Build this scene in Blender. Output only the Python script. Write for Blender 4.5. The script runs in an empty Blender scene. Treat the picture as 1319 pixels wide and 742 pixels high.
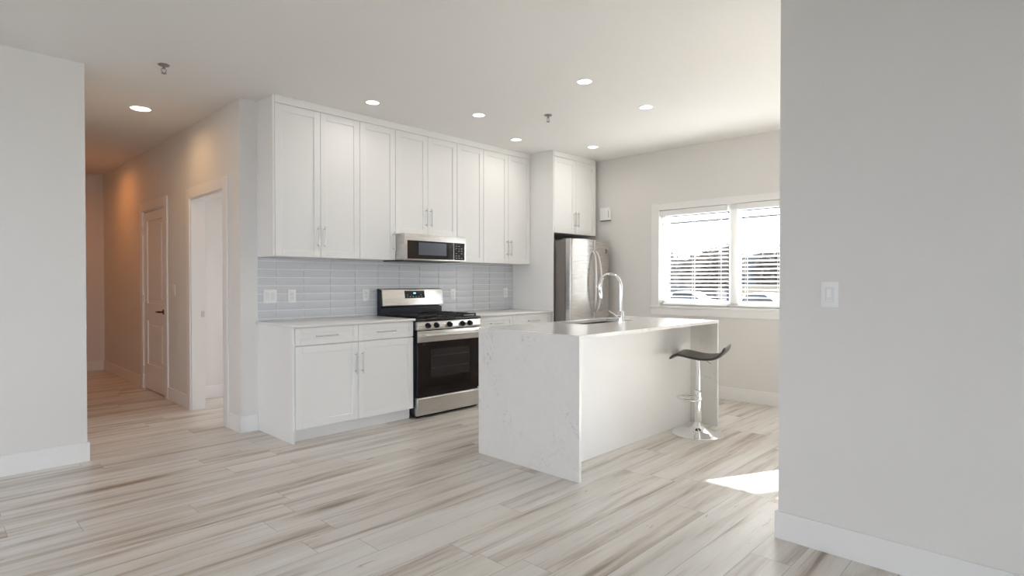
import bpy, bmesh, math, random
from mathutils import Vector, Matrix
random.seed(7)
PI = math.pi
S = bpy.context.scene
COL = S.collection

# ------------------------------------------------------------------ camera, world, sun, exposure
cd = bpy.data.cameras.new('camera'); cam = bpy.data.objects.new('camera', cd); COL.objects.link(cam)
cam.location = (0, 0, 1.247); cam.rotation_euler = (PI/2 - 0.0109, 0, -0.8028)
cd.sensor_width = 36; cd.lens = 36*740.757/1319; cd.clip_start = 0.05; cd.clip_end = 500
S.camera = cam
S.view_settings.view_transform = 'Standard'; S.view_settings.look = 'None'
S.view_settings.gamma = 1; S.view_settings.use_curve_mapping = False
S.view_settings.exposure = 1.42
WORLD_STRENGTH = 3.1
SUN_STRENGTH = 14.0
HALL_W, FAR_W = 1.2, 1.6
w = bpy.data.worlds.new('sky'); S.world = w; w.use_nodes = True
bgn = w.node_tree.nodes['Background']; bgn.inputs[0].default_value = (0.87, 0.91, 1.0, 1); bgn.inputs[1].default_value = WORLD_STRENGTH
sl = bpy.data.lights.new('sun', 'SUN'); sl.energy = SUN_STRENGTH; sl.angle = math.radians(0.6); sl.color = (1, 0.97, 0.94)
sun = bpy.data.objects.new('sun', sl); COL.objects.link(sun)
sdir = Vector((-1.297, 0.627, -1.0)).normalized()           # the way the sunlight travels
sun.rotation_euler = sdir.to_track_quat('-Z', 'Y').to_euler(); sun.location = (9, -2, 6)
S.cycles.max_bounces = 14; S.cycles.diffuse_bounces = 7; S.cycles.glossy_bounces = 6; S.cycles.transparent_max_bounces = 16
S.cycles.use_denoising = True
S.cycles.sample_clamp_indirect = 8
def portal(loc, rot, sx, sy):
    l = bpy.data.lights.new('daylight_portal', 'AREA'); l.shape = 'RECTANGLE'; l.size = sx; l.size_y = sy
    l.cycles.is_portal = True
    o = bpy.data.objects.new('daylight_portal', l); o.location = loc; o.rotation_euler = rot; COL.objects.link(o)
portal((-0.7, -4.06, 1.1), (PI/2, 0, 0), 4.0, 2.2)              # rear window, light enters towards +Y
portal((6.02, -0.55, 1.03), (PI/2, 0, PI/2), 1.94, 2.06)       # patio door, light enters towards -X
portal((6.05, 2.5, 1.52), (PI/2, 0, PI/2), 1.7, 1.1)           # kitchen window
portal((-3.56, 3.15, 1.32), (PI/2, 0, -PI/2), 2.3, 1.75)            # unseen side window, added to brighten the kitchen
portal((4.56, 5.8, 1.5), (PI/2, 0, PI/2), 1.2, 1.3)            # window of the side room

# ------------------------------------------------------------------ mesh helpers
WL = {}                                                           # world origin of each object
def new(): return bmesh.new()
def box(bm, x0, x1, y0, y1, z0, z1, bev=0.0, seg=2):
    if x0 > x1: x0, x1 = x1, x0
    if y0 > y1: y0, y1 = y1, y0
    if z0 > z1: z0, z1 = z1, z0
    vs = [bm.verts.new(p) for p in ((x0,y0,z0),(x1,y0,z0),(x1,y1,z0),(x0,y1,z0),(x0,y0,z1),(x1,y0,z1),(x1,y1,z1),(x0,y1,z1))]
    fs = [bm.faces.new([vs[i] for i in f]) for f in ((3,2,1,0),(4,5,6,7),(0,1,5,4),(1,2,6,5),(2,3,7,6),(3,0,4,7))]
    if bev > 0:
        es = list({e for f in fs for e in f.edges})
        bmesh.ops.bevel(bm, geom=es, offset=bev, segments=seg, affect='EDGES', profile=0.5)
    return bm
def prism(bm, poly, axis, a, b, bev=0.0, seg=2):
    """poly: 2D outline in the plane across axis ('x': (y,z), 'y': (x,z), 'z': (x,y))"""
    def P(u, v, t): return {'x': (t,u,v), 'y': (u,t,v), 'z': (u,v,t)}[axis]
    A = [bm.verts.new(P(u,v,a)) for u,v in poly]; B = [bm.verts.new(P(u,v,b)) for u,v in poly]
    n = len(poly); fs = [bm.faces.new(A[::-1]), bm.faces.new(B)]
    for i in range(n): fs.append(bm.faces.new((A[i], A[(i+1)%n], B[(i+1)%n], B[i])))
    bmesh.ops.recalc_face_normals(bm, faces=fs)
    if bev > 0: bmesh.ops.bevel(bm, geom=list({e for f in fs for e in f.edges}), offset=bev, segments=seg, affect='EDGES', profile=0.5)
    return bm
def tube(bm, pts, r, n=12, caps=True, closed=False):
    pts = [Vector(p) for p in pts]; m = len(pts)
    rs = r if isinstance(r, (list, tuple)) else [r]*m
    rings = []; prev = None
    for i, p in enumerate(pts):
        if closed: t = (pts[(i+1)%m]-pts[i-1])
        else: t = pts[min(i+1,m-1)]-pts[max(i-1,0)]
        t.normalize()
        if prev is None:
            a = Vector((0,0,1)) if abs(t.z) < .9 else Vector((1,0,0)); u = t.cross(a).normalized()
        else:
            u = (prev - t*prev.dot(t)).normalized()
        prev = u; v = t.cross(u)
        rings.append([bm.verts.new(p + (u*math.cos(2*PI*k/n)+v*math.sin(2*PI*k/n))*rs[i]) for k in range(n)])
    fs = []
    for i in range(m if closed else m-1):
        a, b = rings[i], rings[(i+1)%m]
        for k in range(n): fs.append(bm.faces.new((a[k], a[(k+1)%n], b[(k+1)%n], b[k])))
    if caps and not closed:
        fs.append(bm.faces.new(rings[0][::-1])); fs.append(bm.faces.new(rings[-1]))
    bmesh.ops.recalc_face_normals(bm, faces=fs)
    return bm
def cyl(bm, p0, p1, r, r1=None, n=24): return tube(bm, [p0, p1], [r, r if r1 is None else r1], n)
def lathe(bm, prof, c=(0,0,0), n=48):
    """prof: (radius, z) from bottom to top, around the vertical through c"""
    rings = []
    for r, z in prof:
        if r < 1e-6: rings.append([bm.verts.new((c[0], c[1], c[2]+z))])
        else: rings.append([bm.verts.new((c[0]+r*math.cos(2*PI*k/n), c[1]+r*math.sin(2*PI*k/n), c[2]+z)) for k in range(n)])
    fs = []
    for a, b in zip(rings, rings[1:]):
        for k in range(n):
            q = [a[k%len(a)], a[(k+1)%len(a)], b[(k+1)%len(b)], b[k%len(b)]]
            u = []
            for vv in q:
                if vv not in u: u.append(vv)
            if len(u) > 2: fs.append(bm.faces.new(u))
    bmesh.ops.recalc_face_normals(bm, faces=fs)
    return bm
def obj(name, bm, mat, parent=None, origin=None, smooth=True):
    if parent is not None: org = WL[parent.as_pointer()]
    elif origin is None:
        xs = [v.co.x for v in bm.verts]; ys = [v.co.y for v in bm.verts]; zs = [v.co.z for v in bm.verts]
        org = Vector(((min(xs)+max(xs))/2, (min(ys)+max(ys))/2, min(zs)))
    else: org = Vector(origin)
    bmesh.ops.translate(bm, verts=bm.verts, vec=-org)
    me = bpy.data.meshes.new(name); bm.to_mesh(me); bm.free()
    if smooth:
        me.shade_smooth(); me.set_sharp_from_angle(angle=math.radians(38))
    me.materials.append(mat)
    o = bpy.data.objects.new(name, me); COL.objects.link(o)
    if parent is not None: o.parent = parent
    else: o.location = org
    WL[o.as_pointer()] = org
    return o
def thing(name, label, cat, loc=(0,0,0), group=None):
    o = bpy.data.objects.new(name, None); COL.objects.link(o); o.location = loc; o.empty_display_size = .1
    o['label'] = label; o['category'] = cat
    if group: o['group'] = group
    WL[o.as_pointer()] = Vector(loc)
    return o
def tag(o, label, cat, group=None):
    o['label'] = label; o['category'] = cat
    if group: o['group'] = group
    return o
def struct(name, bm, mat, parent=None, origin=(0,0,0)):
    o = obj(name, bm, mat, parent, origin, smooth=False)
    if parent is None: o['kind'] = 'structure'
    return o
def struct_root(name, loc):
    o = bpy.data.objects.new(name, None); COL.objects.link(o); o.location = loc; o['kind'] = 'structure'
    WL[o.as_pointer()] = Vector(loc); return o
def copy_tree(root, loc, label=None, group=None):
    r = root.copy(); COL.objects.link(r); r.location = loc
    if label: r['label'] = label
    if group: r['group'] = group
    for ch in root.children:
        c = ch.copy(); COL.objects.link(c); c.parent = r
        for g in ch.children:
            d = g.copy(); COL.objects.link(d); d.parent = c
    return r

# ------------------------------------------------------------------ materials
def mat(name, color, rough=0.5, metal=0.0, spec=0.5, coat=0.0, emit=None, estr=0.0, aniso=0.0):
    m = bpy.data.materials.new(name); m.use_nodes = True
    b = m.node_tree.nodes['Principled BSDF']
    b.inputs['Base Color'].default_value = (*color, 1); b.inputs['Roughness'].default_value = rough
    b.inputs['Metallic'].default_value = metal; b.inputs['Specular IOR Level'].default_value = spec
    b.inputs['Coat Weight'].default_value = coat; b.inputs['Anisotropic'].default_value = aniso
    if emit: b.inputs['Emission Color'].default_value = (*emit, 1); b.inputs['Emission Strength'].default_value = estr
    return m
class NT:
    def __init__(s, m): s.t = m.node_tree; s.b = s.t.nodes['Principled BSDF']
    def n(s, typ, **kw):
        x = s.t.nodes.new(typ)
        for k, v in kw.items(): setattr(x, k, v)
        return x
    def l(s, a, b): s.t.links.new(a, b)
    def m(s, op, a, b=None, c=None):
        x = s.n('ShaderNodeMath', operation=op)
        for i, v in enumerate((a, b, c)):
            if v is None: continue
            if isinstance(v, (int, float)): x.inputs[i].default_value = v
            else: s.l(v, x.inputs[i])
        return x.outputs[0]
    def comb(s, a, b, c=0.0):
        x = s.n('ShaderNodeCombineXYZ')
        for i, v in enumerate((a, b, c)):
            if isinstance(v, (int, float)): x.inputs[i].default_value = v
            else: s.l(v, x.inputs[i])
        return x.outputs[0]
    def noise(s, vec, scale=1, detail=3, rough=.5, dist=0):
        x = s.n('ShaderNodeTexNoise'); s.l(vec, x.inputs['Vector'])
        x.inputs['Scale'].default_value = scale; x.inputs['Detail'].default_value = detail
        x.inputs['Roughness'].default_value = rough; x.inputs['Distortion'].default_value = dist
        return x.outputs['Fac']
    def ramp(s, f, stops):
        x = s.n('ShaderNodeValToRGB'); s.l(f, x.inputs[0]); e = x.color_ramp.elements
        while len(e) < len(stops): e.new(.5)
        for k, (p, c) in zip(e, stops): k.position = p; k.color = (*c, 1) if len(c) == 3 else c
        return x.outputs[0]
    def mix(s, f, a, b, blend='MIX'):
        x = s.n('ShaderNodeMix', data_type='RGBA', blend_type=blend)
        for i, v in ((0, f), (6, a), (7, b)):
            if isinstance(v, (int, float)): x.inputs[i].default_value = v
            elif isinstance(v, tuple): x.inputs[i].default_value = (*v, 1)
            else: s.l(v, x.inputs[i])
        return x.outputs[2]
    def bump(s, h, strength, dist=0.001):
        x = s.n('ShaderNodeBump'); x.inputs['Strength'].default_value = strength; x.inputs['Distance'].default_value = dist
        s.l(h, x.inputs['Height']); s.l(x.outputs[0], s.b.inputs['Normal'])

def paint(name, col, rough=.6):
    m = mat(name, col, rough, spec=.3); N = NT(m)
    g = N.n('ShaderNodeNewGeometry')
    N.bump(N.noise(g.outputs['Position'], 260, 2), .06, .0006)
    return m
M_wall = paint('wall_paint', (.76, .742, .722), .6)
M_ceil = paint('ceiling_paint', (.775, .76, .74), .8)
M_trim = mat('trim_white', (.83, .82, .81), .4, spec=.4)
M_cab = mat('cabinet_white', (.85, .845, .835), .38, spec=.4)
M_cab_in = mat('cabinet_shell', (.80, .79, .775), .5)
M_nickel = mat('brushed_nickel', (.62, .61, .60), .28, 1)
M_chrome = mat('chrome', (.86, .87, .88), .06, 1)
M_black_metal = mat('black_metal', (.02, .02, .02), .4)
M_iron = mat('cast_iron', (.015, .015, .016), .55)
M_enamel = mat('black_enamel', (.012, .012, .014), .18)
M_navy = mat('range_side', (.012, .013, .022), .35)
M_glass_black = mat("black_glass", (.012, .008, .007), .06, spec=.32)
M_oven_win = mat('oven_window', (.02, .017, .016), .12)
M_rack = mat('oven_rack', (.07, .065, .06), .4, .5)
M_knob = mat('knob_black', (.012, .012, .015), .3)
M_plastic = mat('white_plastic', (.86, .86, .86), .35)
M_plastic_g = mat('socket_plastic', (.78, .78, .78), .4)
M_slot = mat('dark_slot', (.08, .08, .08), .6)
M_rubber = mat('rubber', (.03, .03, .03), .7)
M_vinyl = mat('window_vinyl', (.88, .88, .87), .35)
M_blind = mat('blind_white', (.86, .86, .85), .45)
M_display = mat('display', (.01, .012, .016), .1)
M_led = mat('display_digits', (.1, .3, .4), .3, emit=(.25, .6, .8), estr=.9)
M_mwscreen = mat('microwave_screen', (.09, .10, .13), .18)
M_case = mat('refrigerator_case', (.20, .18, .165), .42, .3)
M_leather = mat('black_leather', (.030, .024, .022), .34)
M_lamp = mat('lamp_diffuser', (1, 1, 1), .5, emit=(1, .93, .82), estr=3.0)
M_lamp_ring = mat('lamp_trim', (.85, .84, .82), .5)
M_sprk = mat('sprinkler_metal', (.30, .29, .28), .4, .8)
def steel(name, col, rough, axis):
    m = mat(name, col, rough, 1.0); N = NT(m)
    g = N.n('ShaderNodeNewGeometry'); mp = N.n('ShaderNodeMapping'); N.l(g.outputs['Position'], mp.inputs[0])
    mp.inputs['Scale'].default_value = (4, 4, 900) if axis == 'h' else (700, 700, 3)
    f = N.noise(mp.outputs[0], 1, 2)
    N.l(N.ramp(f, [(.3, (rough*.8,)*3), (.7, (rough*1.25,)*3)]), N.b.inputs['Roughness'])
    return m
M_steel = steel('stainless_steel', (.66, .64, .615), .30, 'h')
M_steel_v = steel('stainless_steel_door', (.60, .575, .555), .24, 'h')
M_sink = steel('sink_steel', (.22, .21, .205), .32, 'h')

# tinted see-through pane
M_pane = bpy.data.materials.new('window_pane'); M_pane.use_nodes = True
t_ = M_pane.node_tree; t_.nodes.clear()
o_ = t_.nodes.new('ShaderNodeOutputMaterial'); mx = t_.nodes.new('ShaderNodeMixShader'); tr = t_.nodes.new('ShaderNodeBsdfTransparent'); gl = t_.nodes.new('ShaderNodeBsdfGlossy')
fr_ = t_.nodes.new('ShaderNodeFresnel'); fr_.inputs[0].default_value = 1.35
tr.inputs[0].default_value = (.95, .97, .97, 1); gl.inputs['Roughness'].default_value = .02
t_.links.new(fr_.outputs[0], mx.inputs[0]); t_.links.new(tr.outputs[0], mx.inputs[1]); t_.links.new(gl.outputs[0], mx.inputs[2]); t_.links.new(mx.outputs[0], o_.inputs[0])

# plank floor, boards run along X, 178 mm wide
M_floor = mat('plank_floor', (.4, .35, .3), .36, spec=.45); N = NT(M_floor)
g = N.n('ShaderNodeNewGeometry'); sp = N.n('ShaderNodeSeparateXYZ'); N.l(g.outputs['Position'], sp.inputs[0])
X, Y = sp.outputs[0], sp.outputs[1]
v = N.m('DIVIDE', N.m('SUBTRACT', Y, 3.176-20*.178), .178); row = N.m('FLOOR', v); vf = N.m('FRACT', v)
wn = N.n('ShaderNodeTexWhiteNoise', noise_dimensions='1D'); N.l(row, wn.inputs['W'])
u = N.m('ADD', N.m('DIVIDE', X, 1.5), N.m('MULTIPLY', wn.outputs[0], 7.3)); pl = N.m('FLOOR', u); uf = N.m('FRACT', u)
wn2 = N.n('ShaderNodeTexWhiteNoise', noise_dimensions='2D'); N.l(N.comb(row, pl), wn2.inputs['Vector'])
tone = wn2.outputs[0]
off = N.m('MULTIPLY', tone, 37.0)
streak = N.noise(N.comb(N.m('ADD', N.m('MULTIPLY', X, .60), off), N.m('MULTIPLY', Y, 10.5), off), 1, 4, .62, .4)
fine = N.noise(N.comb(N.m('ADD', N.m('MULTIPLY', X, 6.0), off), N.m('MULTIPLY', Y, 130.0), 0.0), 1, 3, .6, .2)
blotch = N.noise(N.comb(N.m('ADD', N.m('MULTIPLY', X, .9), off), N.m('MULTIPLY', Y, 5.0), off), 1, 2, .5)
base = N.ramp(streak, [(.31, (.27, .215, .165)), (.40, (.50, .445, .39)), (.50, (.68, .645, .60)), (.64, (.73, .70, .66))])
base = N.mix(N.m('MULTIPLY', tone, .40), base, N.ramp(streak, [(.3, (.50, .47, .44)), (.65, (.71, .69, .665))]))
base = N.mix(.4, base, N.ramp(fine, [(.3, (.40, .39, .38)), (.62, (.58, .575, .57))]), 'OVERLAY')
base = N.mix(.5, base, N.ramp(blotch, [(.33, (.40, .375, .35)), (.66, (.62, .62, .62))]), 'OVERLAY')
# small dark knots and cracks running along the board
kn = N.noise(N.comb(N.m('MULTIPLY', X, 5.0), N.m('MULTIPLY', Y, 34.0), off), 1, 3, .65, .6)
base = N.mix(N.ramp(kn, [(.66, (0,0,0)), (.74, (.55,)*3)]), base, (.15, .12, .095))
ed = N.m('MINIMUM', N.m('MULTIPLY', N.m('MINIMUM', vf, N.m('SUBTRACT', 1.0, vf)), .178), N.m('MULTIPLY', N.m('MINIMUM', uf, N.m('SUBTRACT', 1.0, uf)), 1.5))
seam = N.m('LESS_THAN', ed, .0012)
base = N.mix(N.m('MULTIPLY', seam, .6), base, (.12, .10, .08))
N.l(base, N.b.inputs['Base Color'])
N.l(N.ramp(fine, [(.2, (.36,)*3), (.8, (.27,)*3)]), N.b.inputs['Roughness'])
N.bump(N.m('SUBTRACT', N.m('MULTIPLY', fine, .4), seam), .25, .0008)

# quartz with grey flecks
M_quartz = mat('quartz', (.78, .765, .75), .13, spec=.5); N = NT(M_quartz)
g = N.n('ShaderNodeNewGeometry'); P_ = g.outputs['Position']
big = N.noise(P_, 4.2, 2, .5, .3); web = N.noise(P_, 26, 4, .7, 1.2); sm = N.noise(P_, 9, 3, .6, 1.5)
mask = N.m('MULTIPLY', N.ramp(big, [(.50, (0,0,0)), (.60, (1,1,1))]), N.ramp(web, [(.56, (0,0,0)), (.66, (1,1,1))]))
q = N.mix(N.ramp(sm, [(.35, (0,0,0)), (.7, (.35,)*3)]), (.80, .785, .765), (.73, .715, .70))
q = N.mix(N.m('MULTIPLY', mask, .55), q, (.45, .44, .45))
N.l(q, N.b.inputs['Base Color'])
M_counter = mat('counter_white', (.80, .79, .77), .15)
M_tile = mat('glazed_tile', (.63, .645, .675), .13, spec=.6); N = NT(M_tile)
g = N.n('ShaderNodeNewGeometry'); mp = N.n('ShaderNodeMapping'); N.l(g.outputs['Position'], mp.inputs[0]); mp.inputs['Scale'].default_value = (5, 5, 16)
N.bump(N.noise(mp.outputs[0], 1, 2), .35, .004)
M_grout = mat('grout', (.90, .90, .90), .8)
M_asphalt = mat('pavement', (.20, .20, .20), .9)
M_car = mat('car_white', (.85, .85, .85), .25, coat=.5)
M_car_dark = mat('car_silver', (.35, .36, .38), .3, .4)
M_car_glass = mat('car_glass', (.02, .025, .03), .1)
M_tyre = mat('tyre', (.015, .015, .015), .8)
M_bark = mat('bark', (.075, .06, .052), .9)
M_leaf = mat('evergreen', (.022, .035, .02), .9)
M_blueg = mat('grey_siding', (.045, .055, .07), .7)
M_tan = mat('tan_siding', (.13, .11, .07), .7)
M_roof = mat('roofing', (.05, .05, .055), .8)
M_bld_win = mat('building_window', (.03, .04, .05), .2)
M_cable = mat('cable', (.012, .012, .014), .7)

# ------------------------------------------------------------------ the shell
H = 2.753
YW = 4.892; XH = 1.8504; XR = 2.908; XW = 5.955; XL = .8168; TH = .12
struct('floor', box(new(), -3.62, 6.075, -4.12, 9.96, -.1, 0), M_floor)
struct('ceiling', box(new(), -3.62, 6.075, -4.12, 9.96, H, H+.1), M_ceil)
def wall_with_holes(name, axis, a0, a1, t0, t1, holes, m=None):
    """wall along axis from a0 to a1, thickness t0..t1; holes: (b0, b1, z0, z1) sorted"""
    bm = new()
    def bx(p, q, z0, z1):
        if q-p < 1e-5 or z1-z0 < 1e-5: return
        if axis == 'x': box(bm, p, q, t0, t1, z0, z1)
        else: box(bm, t0, t1, p, q, z0, z1)
    c = a0
    for b0, b1, z0, z1 in holes:
        bx(c, b0, 0, H); bx(b0, b1, 0, z0); bx(b0, b1, z1, H); c = b1
    bx(c, a1, 0, H)
    return struct(name, bm, m or M_wall)
wall_with_holes('wall_left', 'x', -3.5, XL, YW+.0025, YW+.0025+TH, [])
wall_with_holes('wall_hall_left', 'y', YW+.0025+TH, 9.84, XL-TH, XL, [])
OP = (5.245, 6.12, 0, 2.05); DR = (6.935, 7.785, 0, 2.06)
wall_with_holes('wall_hall_right', 'y', YW, 9.84, XH, XH+TH, [OP, DR])
wall_with_holes('wall_hall_end', 'x', XL-TH, 2.92, 9.84, 9.96, [])
wall_with_holes('wall_kitchen', 'x', XH+TH, XW, YW, YW+TH, [])
wall_with_holes('wall_side_room', 'x', XH+TH, 4.62, 6.6, 6.72, [])
wall_with_holes('wall_side_room_end', 'y', YW+TH, 6.6, 4.5, 4.62, [(5.2, 6.4, .85, 2.15)])
wall_with_holes('wall_light_block', 'y', 6.72, 9.84, 2.8, 2.92, [])  # unseen wall, added to keep sky light from leaking round the hall door
WIN = (1.655, 3.385, .975, 2.065); PAT = (-1.52, .42, 0, 2.06)
wall_with_holes('wall_window', 'y', -4.0, YW+TH, XW, XW+TH, [PAT, WIN])
wall_with_holes('wall_right', 'y', -4.0, 1.005, XR, XR+TH, [])
wall_with_holes('wall_rear', 'x', -3.5, XW+TH, -4.12, -4.0, [(-2.7, 1.3, .0, 2.2)])
wall_with_holes('wall_far_left', 'y', -4.12, YW+.12, -3.62, -3.5, [(2.0, 4.3, .45, 2.2)])

BH, BT = .133, .013
def bboard(name, pieces):
    bm = new()
    for p in pieces: box(bm, *p, 0, BH, .002, 1)
    return struct(name, bm, M_trim)
bboard('baseboard_left', [(-3.5, XL+BT, YW-BT+.0025, YW+.002), (XL+.0005, XL+BT, YW+.002, 9.82)])
bboard('baseboard_right', [(XR-BT, XR-.0005, -4, 1.005+BT), (XR-.0005, XR+TH+BT, 1.0055, 1.005+BT), (XR+TH+.0005, XR+TH+BT, -4, 1.005)])
bboard('baseboard_window', [(XW-BT, XW-.0005, .52, 4.0)])
bboard('baseboard_hall', [(XH-BT, XH-.0005, 4.88, 5.13), (XH-BT, XH-.0005, 6.215, 6.83), (XH-BT, XH-.0005, 7.89, 9.84)])
bboard('baseboard_stub', [(XH-BT, 1.985, YW-BT, YW-.0005)])
bboard('baseboard_hall_end', [(XL+BT, XH-BT, 9.84-BT, 9.8395)])
bboard('baseboard_side_room', [(XH+TH, 4.5, 6.6-BT, 6.5995)])

# trims round the open doorway: casing boards and jamb liners
bm = new(); CT = .016
box(bm, XH-CT, XH-.0005, OP[0]-.1, OP[0], 0, OP[3]+.1, .002, 1); box(bm, XH-CT, XH-.0005, OP[1], OP[1]+.085, 0, OP[3]+.1, .002, 1)
box(bm, XH-CT, XH-.0005, OP[0], OP[1], OP[3], OP[3]+.1, .002, 1)
struct('trim_1', bm, M_trim)
bm = new()
box(bm, XH-.002, XH+TH+.002, OP[0], OP[0]+.018, 0, OP[3]); box(bm, XH-.002, XH+TH+.002, OP[1]-.018, OP[1], 0, OP[3])
box(bm, XH-.002, XH+TH+.002, OP[0]+.018, OP[1]-.018, OP[3]-.018, OP[3])
j = struct('trim_2', bm, M_trim)
bm = new(); box(bm, XH+.085, XH+.115, OP[1]-.0205, OP[1]-.018, .90, .96, .001, 1); struct('strike_plate', bm, M_nickel, j)
bm = new()
box(bm, XH-CT, XH-.0005, DR[0]-.1, DR[0], 0, DR[3]+.1, .002, 1); box(bm, XH-CT, XH-.0005, DR[1], DR[1]+.1, 0, DR[3]+.1, .002, 1)
box(bm, XH-CT, XH-.0005, DR[0], DR[1], DR[3], DR[3]+.1, .002, 1)
box(bm, XH, XH+TH, DR[0], DR[0]+.012, 0, DR[3]); box(bm, XH, XH+TH, DR[1]-.012, DR[1], 0, DR[3]); box(bm, XH, XH+TH, DR[0]+.012, DR[1]-.012, DR[3]-.012, DR[3])
box(bm, XH+.045, XH+TH, DR[0]+.012, DR[0]+.03, 0, DR[3]-.012); box(bm, XH+.045, XH+TH, DR[1]-.03, DR[1]-.012, 0, DR[3]-.012)
struct('trim_3', bm, M_trim)
# the closed panel door of the hall
dr = struct_root('door_1', (XH+.02, 7.36, 0))
y0, y1 = DR[0]+.015, DR[1]-.016; x0 = XH+.003
bm = new()
st = .115; z0, z1 = .012, DR[3]-.018
for a, b, c, d in ((y0, y0+st, z0, z1), (y1-st, y1, z0, z1), (y0+st, y1-st, z0, .30), (y0+st, y1-st, .80, 1.0), (y0+st, y1-st, 1.945, z1)):
    box(bm, x0, x0+.036, a, b, c, d)
for c, d in ((.30, .80), (1.0, 1.945)):
    box(bm, x0+.012, x0+.03, y0+st, y1-st, c, d)
    box(bm, x0+.005, x0+.03, y0+st+.045, y1-st-.045, c+.045, d-.045, .006, 2)
obj('slab', bm, M_trim, dr, smooth=False)
bm = new(); cyl(bm, (x0-.008, y0+.07, .92), (x0, y0+.07, .92), .027); cyl(bm, (x0-.05, y0+.07, .92), (x0-.005, y0+.07, .92), .010)
tube(bm, [(x0-.05, y0+.06, .92), (x0-.052, y0+.10, .922), (x0-.05, y0+.155, .918), (x0-.044, y0+.18, .916)], [.011, .010, .009, .007])
obj('lever_handle', bm, M_black_metal, dr)
for z in (.22, 1.05, 1.84):
    bm = new(); cyl(bm, (x0-.008, y1+.006, z-.045), (x0-.008, y1+.006, z+.045), .008, n=12); box(bm, x0-.004, x0-.001, y1-.01, y1+.014, z-.044, z+.044)
    obj('hinge', bm, M_nickel, dr)

# ------------------------------------------------------------------ kitchen window
wr = struct_root('window_1', (XW, 2.52, WIN[2]))
bm = new(); a, b = WIN[0], WIN[1]
box(bm, XW-.018, XW-.0005, b, b+.10, WIN[2]-.03, WIN[3]+.085, .002, 1); box(bm, XW-.018, XW-.0005, a-.10, a, WIN[2]-.03, WIN[3]+.085, .002, 1)
box(bm, XW-.020, XW-.0005, a-.01, b+.01, WIN[3], WIN[3]+.075, .002, 1)
obj('casing', bm, M_trim, wr, smooth=False)
bm = new(); box(bm, XW-.03, XW+.06, a, b, WIN[2]-.032, WIN[2]+.0, .006, 2); box(bm, XW-.03, XW-.001, a-.12, a+.001, WIN[2]-.032, WIN[2], .003, 2); box(bm, XW-.03, XW-.001, b-.001, b+.115, WIN[2]-.032, WIN[2], .003, 2)
obj('sill', bm, M_trim, wr)
bm = new(); box(bm, XW-.021, XW-.0005, a-.1, b+.1, WIN[2]-.105, WIN[2]-.032, .002, 1); obj('apron', bm, M_trim, wr, smooth=False)
bm = new(); fx0, fx1 = XW+.062, XW+.118; fw = .042
box(bm, fx0, fx1, a, b, WIN[2], WIN[2]+fw, .004, 1); box(bm, fx0, fx1, a, b, WIN[3]-fw, WIN[3], .004, 1)
box(bm, fx0, fx1, a, a+fw, WIN[2]+fw, WIN[3]-fw, .004, 1); box(bm, fx0, fx1, b-fw, b, WIN[2]+fw, WIN[3]-fw, .004, 1)
obj('frame', bm, M_vinyl, wr)
bm = new(); box(bm, fx0-.012, fx1-.01, 2.498, 2.580, WIN[2]+fw, WIN[3]-fw, .004, 1)
for p, q in ((a+fw, 2.498), (2.580, b-fw)):
    box(bm, fx0+.012, fx1-.02, p, p+.02, WIN[2]+fw, WIN[3]-fw); box(bm, fx0+.012, fx1-.02, q-.02, q, WIN[2]+fw, WIN[3]-fw)
    box(bm, fx0+.012, fx1-.02, p+.02, q-.02, WIN[2]+fw, WIN[2]+fw+.02); box(bm, fx0+.012, fx1-.02, p+.02, q-.02, WIN[3]-fw-.02, WIN[3]-fw)
obj('sash', bm, M_vinyl, wr)
for p, q in ((a+fw+.02, 2.498-.02), (2.580+.02, b-fw-.02)):
    bm = new(); box(bm, fx0+.026, fx0+.030, p, q, WIN[2]+fw+.02, WIN[3]-fw-.02); obj('glass', bm, M_pane, wr, smooth=False)

def blind(a, b, label):
    bl = thing('window_blind', label, 'blind', (XW+.03, (a+b)/2, WIN[2]), 'blinds of the kitchen window')
    bm = new(); box(bm, XW+.004, XW+.058, a, b, WIN[3]-.05, WIN[3]-.004, .003, 1); obj('headrail', bm, M_blind, bl)
    bm = new(); box(bm, XW-.004, XW+.003, a-.003, b+.003, WIN[3]-.066, WIN[3]-.004, .002, 1); obj('valance', bm, M_blind, bl)
    bm = new(); zc = WIN[3]-.09; tl = math.radians(SLAT_TILT); xc = XW+.030
    while zc > WIN[2]+.05:
        hx, hz = .0245*math.cos(tl), .0245*math.sin(tl)     # outer edge lower than the room edge
        prism(bm, [(xc-hx, zc+hz-.0013), (xc, zc-.0003), (xc+hx, zc-hz-.0013), (xc+hx, zc-hz+.0013), (xc, zc+.0025), (xc-hx, zc+hz+.0013)], 'y', a+.002, b-.002)
        zc -= .0425
    obj('slats', bm, M_blind, bl, smooth=False)
    bm = new(); box(bm, xc-.024, xc+.024, a+.002, b-.002, WIN[2]+.006, WIN[2]+.026, .004, 1); obj('bottom_rail', bm, M_blind, bl)
    for y in (a+.09, (a+b)/2, b-.09):
        bm = new()
        for dx in (-.0262, .0262): box(bm, xc+dx-.001, xc+dx+.001, y-.0015, y+.0015, WIN[2]+.02, WIN[3]-.05)
        obj('ladder_cord', bm, M_blind, bl, smooth=False)
    return bl
SLAT_TILT = 14
bl = blind(2.590, WIN[1]-.012, 'white horizontal slat blind in the left half of the kitchen window')
bm = new(); cyl(bm, (XW+.0, WIN[1]-.07, WIN[3]-.07), (XW+.0, WIN[1]-.075, 1.35), .004, n=8); obj('tilt_wand', bm, M_blind, bl)
blind(WIN[0]+.012, 2.488, 'white horizontal slat blind in the right half of the kitchen window')

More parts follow.
